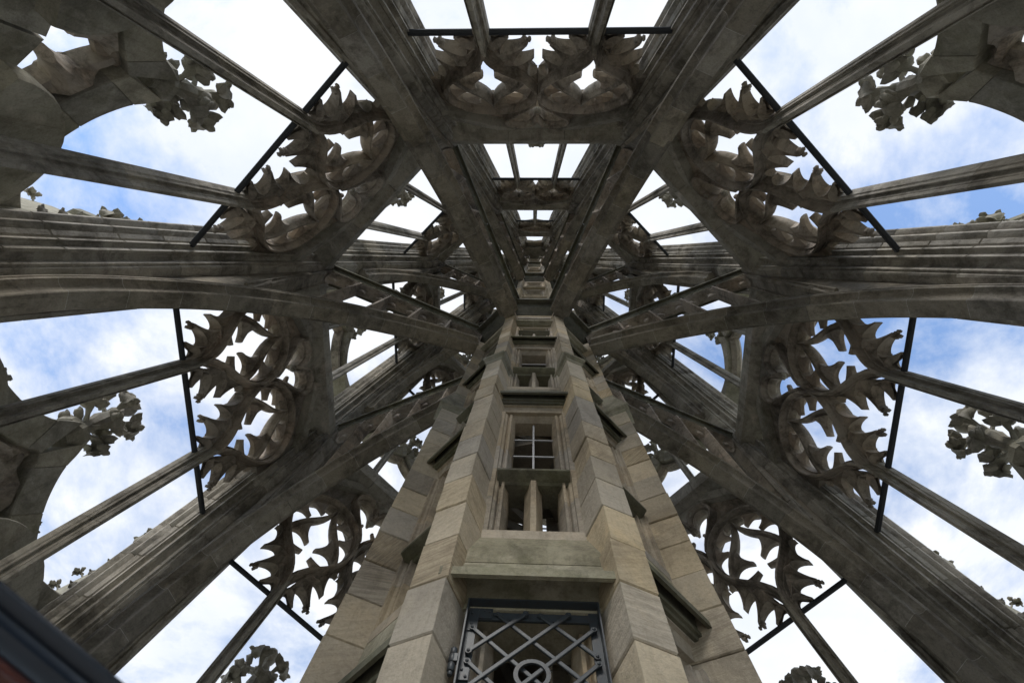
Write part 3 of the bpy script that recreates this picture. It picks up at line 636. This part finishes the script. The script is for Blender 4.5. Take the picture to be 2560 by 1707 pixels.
# upper turret: one pierced face per storey
def upper(z0, z1, s, n):
    o = []
    for i in range(n):
        a, b = z0 + (z1 - z0) * i / n, z0 + (z1 - z0) * (i + 1) / n
        m = MB(); prism_x(m, [(1.0 * s, a), (1.42 * s, a + .02), (1.46 * s, a + .06), (1.46 * s, a + .14), (1.34 * s, a + .35), (1.0 * s, a + .4)], -.5 * s, .5 * s); o.append(('sill_cornice', m.mesh('sill_cornice', 'dress', 25)))
        for q in (-1, 1):
            m = MB(); rings(m, [[(q * x * s, -y * s, z) for x, y in ((.5, 1.34), (.34, 1.34), (.26, 1.24), (.26, 1.0), (.5, 1.0))] for z in (a + .38, b - .35)]); o.append(('jamb_stone', m.mesh('jamb_stone', 'dress', 30)))
        m = MB(); prism_x(m, [(1.02 * s, b - .35), (1.2 * s, b - .35), (1.34 * s, b - .2), (1.34 * s, b), (1.02 * s, b)], -.5 * s, .5 * s); o.append(('lintel', m.mesh('lintel', 'dress', 25)))
        mz = a + (b - a) * .45; m = MB(); prism_x(m, [(1.02 * s, mz), (1.3 * s, mz), (1.36 * s, mz + .07), (1.3 * s, mz + .14), (1.02 * s, mz + .14)], -.34 * s, .34 * s); o.append(('transom', m.mesh('transom', 'dress', 25)))
        m = MB(); box(m, (-.04 * s, -1.25 * s, a + .38), (.04 * s, -1.12 * s, mz)); o.append(('window_mullion', m.mesh('window_mullion', 'dress')))
    return o
for z0, z1, s, n in ((15.1, 24.3, .97, 3), (25.4, 34.9, .88, 3), (36.0, 46.2, .80, 3)):
    U = upper(z0, z1, s, n)
    for az in FACES:
        by = bpy.data.objects.new('window_bay', None); COL.objects.link(by); by.parent = tur; by.location = (0, 0, .8); by.rotation_euler = (0, 0, rad(az))
        for nm_, me in U:
            o = bpy.data.objects.new(nm_, me); COL.objects.link(o); o.parent = by
m = MB(); rings(m, [[(x, -y, z) for x, y in ((-.40, .99), (.40, .99), (.38, .95), (-.38, .95))] for z in (-.8, 3.35)]); lining = m.mesh('shade_lining', 'stair_shade')  # added lining panels that keep the space behind the grille dark
for az in FACES[1:]: turpart('shade_lining', lining, rad(az))
# newel and winding steps
m = MB(); n = 12; rings(m, [[(.13 * cos(2 * pi * i / n), .13 * sin(2 * pi * i / n), z) for i in range(n)] for z in (-.8, 46)]); turpart('newel', m.mesh('newel', 'stair_shade'))
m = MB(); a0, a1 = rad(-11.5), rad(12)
rings(m, [[(r * cos(a), r * sin(a), z) for r, a in ((.1, a0), (1.0, a0), (1.0, a1), (.1, a1))] for z in (0, .05, .17)]); stp = m.mesh('stair_step', 'stair_shade')
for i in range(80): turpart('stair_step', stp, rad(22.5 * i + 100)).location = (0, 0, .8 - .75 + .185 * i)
# cap stone closing the top of the spire
m = MB(); rings(m, [[(x / C22 * sin(rad(22.5 + 45 * i)), -x / C22 * cos(rad(22.5 + 45 * i)), z) for i in range(8)] for x, z in ((2.3, 46.4), (2.6, 46.6), (2.6, 47.2), (1.2, 49), (.5, 55))])
setp(link('cap_stone', m.mesh('cap_stone', 'arch', 25)), 'dark stone cap closing the very top of the spire', 'cap stone')

# ------------------------------------------------------------------ iron grille on the turret face
gz = 0.0
gt = thing('iron_grille', 0, 'grey painted iron grille of riveted diagonal bars on the turret front', 'iron grille', None, (0, -1.43, 1.86))
GY = 1.43
def gp(name, me, parent=None):
    o = bpy.data.objects.new(name, me); COL.objects.link(o); o.parent = parent or gt
    if parent is None: o.location = (0, 1.43, -1.86)
    return o
def flatbar(mb, p, q, wd, y0, y1):
    dx, dz = q[0] - p[0], q[1] - p[1]; l = math.hypot(dx, dz); nx, nz = -dz / l * wd, dx / l * wd; b = wd * .25
    def rg(u, k): return [(p[0] + dx * u + nx * k * a, -y, p[1] + dz * u + nz * k * a) for a, y in ((-1, y0), (1, y0), (1, y1 - .003), (.75, y1), (-.75, y1), (-1, y1 - .003))]
    return rings(mb, [rg(0, 1), rg(1, 1)])
for nm_, lo, hi in (('frame_bar', (-.398, 1.86), (-.342, 2.895)), ('frame_bar', (.342, 1.86), (.398, 2.895)), ('frame_bar', (-.3415, 2.795), (.3415, 2.86)), ('frame_bar', (-.3415, 1.86), (.3415, 1.915))):
    m = MB(); box(m, (lo[0], -1.405, lo[1]), (hi[0], -1.39, hi[1])); gp(nm_, m.mesh('frame_bar', 'gate'))
for lo, hi in (((-.408, 1.86), (-.399, 2.905)), ((.399, 1.86), (.408, 2.905)), ((-.3985, 2.896), (.3985, 2.905))):
    m = MB(); box(m, (lo[0], -1.47, lo[1]), (hi[0], -1.39, hi[1])); gp('frame_flange', m.mesh('frame_flange', 'gate'))
m = MB(); box(m, (-.396, -1.412, 2.70), (-.335, -1.406, 2.885)); box(m, (-.3345, -1.412, 2.80), (-.25, -1.406, 2.885)); gp('corner_plate', m.mesh('corner_plate', 'gate'))
def rivet(parent, x, z, y, r=.011):
    m = MB(); k = 8
    rings(m, [[(x + rr_ * cos(2 * pi * i / k), -yy, z + rr_ * sin(2 * pi * i / k)) for i in range(k)] for rr_, yy in ((r, y), (r * .85, y + r * .5), (r * .4, y + r * .75))])
    o = bpy.data.objects.new('rivet', m.mesh('rivet', 'gate')); COL.objects.link(o); o.parent = parent
SX, SZ = .262, .253
def clipd(x0, sgn):   # diagonal through (x0, 2.37): z = 2.37 + sgn*(x-x0)*SZ/SX
    pts = []
    for x in (-.363, .36):
        z = 2.37 + sgn * (x - x0) * SZ / SX
        if 1.90 <= z <= 2.832: pts.append((x, z))
    for z in (1.90, 2.832):
        x = x0 + sgn * (z - 2.37) * SX / SZ
        if -.363 <= x <= .36: pts.append((x, z))
    return pts[:2]
for sgn, y in ((1, 1.425), (-1, 1.412)):
    for i in (-2, -1, 0, 1, 2):
        p = clipd(i * SX, sgn)
        if len(p) < 2 or math.dist(*p) < .1: continue
        m = MB(); flatbar(m, p[0], p[1], .0125, y - .006, y + .006)
        for q in p:
            rings(m, [[(q[0] + .019 * cos(2 * pi * j / 10), -yy, q[1] + .019 * sin(2 * pi * j / 10)) for j in range(10)] for yy in (1.406, y + .007)])
        o = gp('lattice_bar', m.mesh('lattice_bar', 'gate'))
        for q in p: rivet(o, q[0], q[1], y + .007)
m = MB(); k = 28; rings(m, [[((.088 + a) * cos(2 * pi * i / k) - .004, -(1.432 + b), 2.37 + (.088 + a) * sin(2 * pi * i / k)) for a, b in ((-.012, -.006), (.012, -.006), (.012, .008), (-.012, .008))] for i in range(k)], closed=True); gp('ring', m.mesh('ring', 'gate'))
hg = MB(); k = 10
for z0, z1, r in ((2.455, 2.50, .02), (2.40, 2.453, .023), (2.345, 2.398, .021), (2.32, 2.343, .015)):
    rings(hg, [[(-.437 + r * f * cos(2 * pi * i / k), -1.46 + r * f * sin(2 * pi * i / k), z) for i in range(k)] for z, f in ((z0, .8), (z0 + .006, 1), (z1 - .006, 1), (z1, .8))])
box(hg, (-.43, -1.48, 2.40), (-.409, -1.45, 2.45)); box(hg, (-.397, -1.418, 2.34), (-.345, -1.4055, 2.42)); o = gp('hinge', hg.mesh('hinge', 'gate'))
for x, z in ((-.385, 2.405), (-.36, 2.36), (-.375, 2.84), (-.30, 2.86), (-.27, 2.855), (-.37, 2.75)): rivet(o if z < 2.6 else o, x, z, 1.413 if z > 2.6 else 1.419, .009)

# ------------------------------------------------------------------ gables, pinnacles and their carved leaves
def leafmesh(sz, seed):
    rg = random.Random(seed); m = MB()
    path = [(.0, 0), (.09, .02), (.17, .08), (.25, .17), (.33, .22), (.41, .21), (.46, .14), (.44, .06), (.38, .03)]; wd = [.07, .055, .05, .08, .17, .21, .17, .11, .03]
    rs_ = []
    for i, ((x, z), w_) in enumerate(zip(path, wd)):
        w_ *= .5 * (1 + (.25 if i % 2 else -.1)); j = rg.uniform(-.02, .02); cup = .05 if i > 3 else .0
        rs_.append([(x * sz, (a * w_ + j) * sz, (z + b - cup * a * a) * sz) for a, b in ((-1, -.02), (-.72, .02), (-.35, -.008), (0, .035), (.35, -.008), (.72, .02), (1, -.02), (.5, -.03), (0, -.03), (-.5, -.03))])
    rings(m, rs_)
    for a in (-1, 1):
        for (x, z), r in (((.27, .20), .06), ((.36, .10), .05), ((.44, .10), .04)):
            v0 = len(m.v); blob(m, (0, 0, 0), r, seed + a + x, sx=1.25, sy=1.5, sz=.55, sub=2, amp=.55)
            an = a * rg.uniform(.5, .9)
            for q in range(v0, len(m.v)):
                px, py, pz = m.v[q]; py += a * .08; m.v[q] = ((x + px) * sz, (py * cos(an) - pz * sin(an) + a * .03) * sz, (z + py * sin(an) * .6 + pz) * sz)
    return m.mesh('leaf', 'leaf', 60)
LEAF = [leafmesh(1.0, 1), leafmesh(1.0, 5)]
def octa(mb, c, prof): return rings(mb, [[(c[0] + r * cos(rad(22.5 + 45 * i)), c[1] + r * sin(rad(22.5 + 45 * i)), z) for i in range(8)] for r, z in prof])
def finial(parent, a0, z, s, tiers=((.12, 1.0), (.62, .95))):
    """carved cross-flower on a stem at azimuth-0 place a0"""
    m = MB(); octa(m, a0, [(.14 * s, z), (.12 * s, z + .3 * s), (.15 * s, z + .42 * s), (.11 * s, z + .62 * s), (.13 * s, z + .8 * s), (.09 * s, z + .92 * s), (.15 * s, z + 1.02 * s), (.17 * s, z + 1.12 * s), (.10 * s, z + 1.24 * s), (.02 * s, z + 1.30 * s)])
    a = parent.get('at'); f = part('finial', m.mesh('finial', 'leaf'), parent)
    for q, (hh, sc) in enumerate(tiers):
        for i in range(4):
            o = bpy.data.objects.new('leaf', LEAF[(i + q) % 2]); COL.objects.link(o); o.parent = f; o.location = (a0[0], a0[1], z + hh * s); o.rotation_euler = (0, 0, rad(90 * i + 45 * q)); o.scale = (s * sc * 1.2, s * sc * 1.5, s * sc * 1.25)
    return f
def gable_meshes(k):
    s = [1, .78, .62][k]; dh = [0, 10.5, 20.9][k]; A = [8.5, 7.0, 5.5][k]
    def T(x, h, d): return (x * s, -(A - d), 8.65 + (h - 8.65) * s + dh)
    o = {}
    outl = smoothpath([(.20, 8.85), (.33, 8.62), (.48, 8.3), (.78, 7.97), (1.1, 7.75), (1.5, 7.57), (1.9, 7.50), (2.25, 7.63), (2.7, 7.9), (3.15, 8.3)], 8)
    innl = smoothpath([(.0, 7.95), (.10, 7.86), (.22, 7.72), (.5, 7.45), (.85, 7.2), (1.25, 6.9), (1.75, 6.5), (2.1, 6.3), (2.6, 6.2), (3.15, 6.2)] if k == 0 else [(.0, 7.95), (.10, 7.86), (.22, 7.72), (.5, 7.5), (.85, 7.35), (1.25, 7.25), (1.75, 7.2), (2.1, 7.2), (2.6, 7.2), (3.15, 7.2)], 8)
    o['flank'] = []
    n = len(outl)
    for sg in (1, -1):
        for a, b in ((0, 14), (14, 30), (30, 48), (48, n - 1)):
            m = MB(); P_, Q_ = outl[a:b + 1], innl[a:b + 1]
            def add_end(X, e0, e1, dd):
                f = min(.4, dd / max(.01, math.dist(X[e0], X[e1]))); return [X[e0][c] + (X[e1][c] - X[e0][c]) * f for c in (0, 1)]
            P2 = [P_[0], add_end(P_, 0, 1, .014)] + P_[1:-1] + [add_end(P_, -1, -2, .014), P_[-1]]; Q2 = [Q_[0], add_end(Q_, 0, 1, .014)] + Q_[1:-1] + [add_end(Q_, -1, -2, .014), Q_[-1]]
            nn_ = len(P2); rings(m, [[T(sg * (p[0] + (q[0] - p[0]) * u), p[1] + (q[1] - p[1]) * u, d * (.93 if i_ in (0, nn_ - 1) else 1)) for u, d in ((0, .23), (.02, .25), (.98, .25), (1, .23), (1, -.25), (0, -.25))] for i_, (p, q) in enumerate(zip(P2, Q2))])
            o['flank'].append(m.mesh('gable_stone', 'gable', 30))
    o['arch'] = []
    for sg in (1, -1):
        m = MB(); pth = [(sg * (x - .02), h - .13) for x, h in innl[:50]]
        bar(m, pth, .12, [(.0, .10), (.3, .14), (.6, .06), (1, .0), (1, -.12), (.6, -.2), (.3, -.1), (0, -.18)], T); o['arch'].append(m.mesh('archivolt', 'tracery'))
    o['lobe'] = []
    for sg in (1, -1):
        if k: continue
        m = MB(); horn(m, (sg * .12, 7.62), (sg * .72, 7.12), (sg * .22, 6.95), T, .05, .3, 7); o['lobe'].append(('cusp', m.mesh('cusp', 'tracery')))
        m = MB(); horn(m, (sg * .85, 7.02), (sg * 1.5, 6.5), (sg * .8, 6.4), T, .05, .3, 7); o['lobe'].append(('cusp', m.mesh('cusp', 'gable')))
        if k == 0:
            m = MB(); loft(m, arc(sg * 1.5, 6.25, 1.15, 0, 180, 18), arc(sg * 1.5, 6.0, .5, 0, 180, 18), [(0, .5), (.03, .55), (1, .55), (1, .27), (0, .27)], T); o['lobe'].append(('gable_lobe', m.mesh('gable_lobe', 'gable', 30)))
            m = MB(); loft(m, [(sg * .02, 6.75), (sg * 1.0, 6.55), (sg * 3.2, 6.4)], [(sg * .02, 5.2), (sg * 1.0, 5.2), (sg * 3.2, 5.2)], [(0, .1), (1, .1), (1, -.3), (0, -.3)], T); o['lobe'].append(('parapet_stone', m.mesh('parapet_stone', 'gable', 30)))
    m = MB(); c = (0, -A); z = 8.62 + dh
    octa(m, c, [(.2 * s, z - .1), (.2 * s, z), (.24 * s, z + .03), (.34 * s, z + .12 * s), (.34 * s, z + .24 * s), (.2 * s, z + .36 * s), (.12 * s, z + .42 * s)]); o['collar'] = m.mesh('collar', 'gable', 25)
    return o, A, dh, s
LEAFP = [(.75, 8.02, 55), (1.35, 7.66, 25)]
for k in range(3):
    o_, A, dh, s = gable_meshes(k)
    for az in FACES:
        t = thing('gable', rad(az), 'stone gable with leafy finial outside the %s, %s' % (TIER[k], FWORD[az]), 'gable', 'ogee gables outside the windows', (0, -A, 6.2 + dh))
        for me in o_['flank']: part('gable_stone', me, t)
        for me in o_['arch']: part('archivolt', me, t)
        for nm_, me in o_['lobe']: part(nm_, me, t)
        part('collar', o_['collar'], t)
        finial(t, (0, -A), 8.98 + dh if k == 0 else 8.62 + dh + .36 * s, 1.12 * s)
        if k == 0:
            for sg in (1, -1):
                q = part('crocket', LEAF[0], t); a = t['at']; q.location = (sg * 1.15 - a[0], -A - .15 - a[1], 7.72 - a[2]); q.rotation_euler = (0, -.3, 0 if sg > 0 else pi); q.scale = (.8,) * 3
m = MB(); c = (0, -9.15)
rings(m, [[(x * w_, -9.15 + y * w_, z) for x, y in ((-1, -1), (1, -1), (1, 1), (-1, 1))] for w_, z in ((.80, 5.0), (.78, 7.6), (.44, 9.45), (.34, 9.6))]); pinm = m.mesh('spirelet', 'gable', 20)
m = MB(); octa(m, c, [(.36, 9.52), (.54, 9.62), (.54, 9.78), (.32, 9.92), (.18, 10.0)]); colm = m.mesh('collar', 'gable', 25)
for az in RIBS:
    t = thing('pinnacle', rad(az), 'crocketed stone pinnacle standing outside the rib ' + RWORD[az], 'pinnacle', 'pinnacles outside the ribs', (0, -9.15, 5.0))
    part('spirelet', pinm, t); part('collar', colm, t); finial(t, (0, -9.15), 9.95, 1.0)
    a = t['at']
    for i in range(4):
        for j, z in enumerate((7.75, 8.2, 8.65, 9.1)):
            wv = .76 - (z - 7.6) * .18
            q = part('crocket', LEAF[(i + j) % 2], t); q.location = (wv * 1.32 * cos(rad(45 + 90 * i)) * .98 , wv * 1.32 * sin(rad(45 + 90 * i)) * .98, z - a[2]); q.rotation_euler = (0, 0, rad(45 + 90 * i)); q.scale = (.62,) * 3

# ------------------------------------------------------------------ handrail beside the camera
d = Vector((.067, .072, 0)).normalized(); nrm = Vector((-d.y, d.x, 0)); A = Vector((-.365, -3.522, .29)) - d * .55
t = bpy.data.objects.new('handrail', None); COL.objects.link(t); t.location = (A.x, A.y, -.8); setp(t, 'dark blurred handrail with a red wooden underside at the lower left corner', 'handrail')
def hp(name, prof, mat, L=1.35):
    m = MB(); rings(m, [[tuple(d * s_ + nrm * a + Vector((0, 0, .8 + b))) for a, b in prof] for s_ in (0, L)]); o = bpy.data.objects.new(name, m.mesh(name, mat, 50)); COL.objects.link(o); o.parent = t
hp('top_rail', [(.002, .2905), (-.001, .289), (-.003, .285), (-.001, .2805), (.004, .279), (.005, .2755), (.003, .272), (.0055, .2685), (.0065, .2635), (.014, .2605), (.05, .2605), (.055, .27), (.055, .31), (.03, .305)], 'rail')
hp('wooden_rail', [(.002, .2595), (-.003, .2545), (-.004, .250), (-.001, .246), (.01, .242), (.07, .242), (.08, .248), (.08, .2585), (.07, .2595)], 'wood')
m = MB()
for s_ in (.02, 1.3):
    p = d * s_ + nrm * .05; box(m, (p.x - .02, p.y - .02, 0), (p.x + .02, p.y + .02, 1.041))
o = bpy.data.objects.new('post', m.mesh('post', 'rail')); COL.objects.link(o); o.parent = t
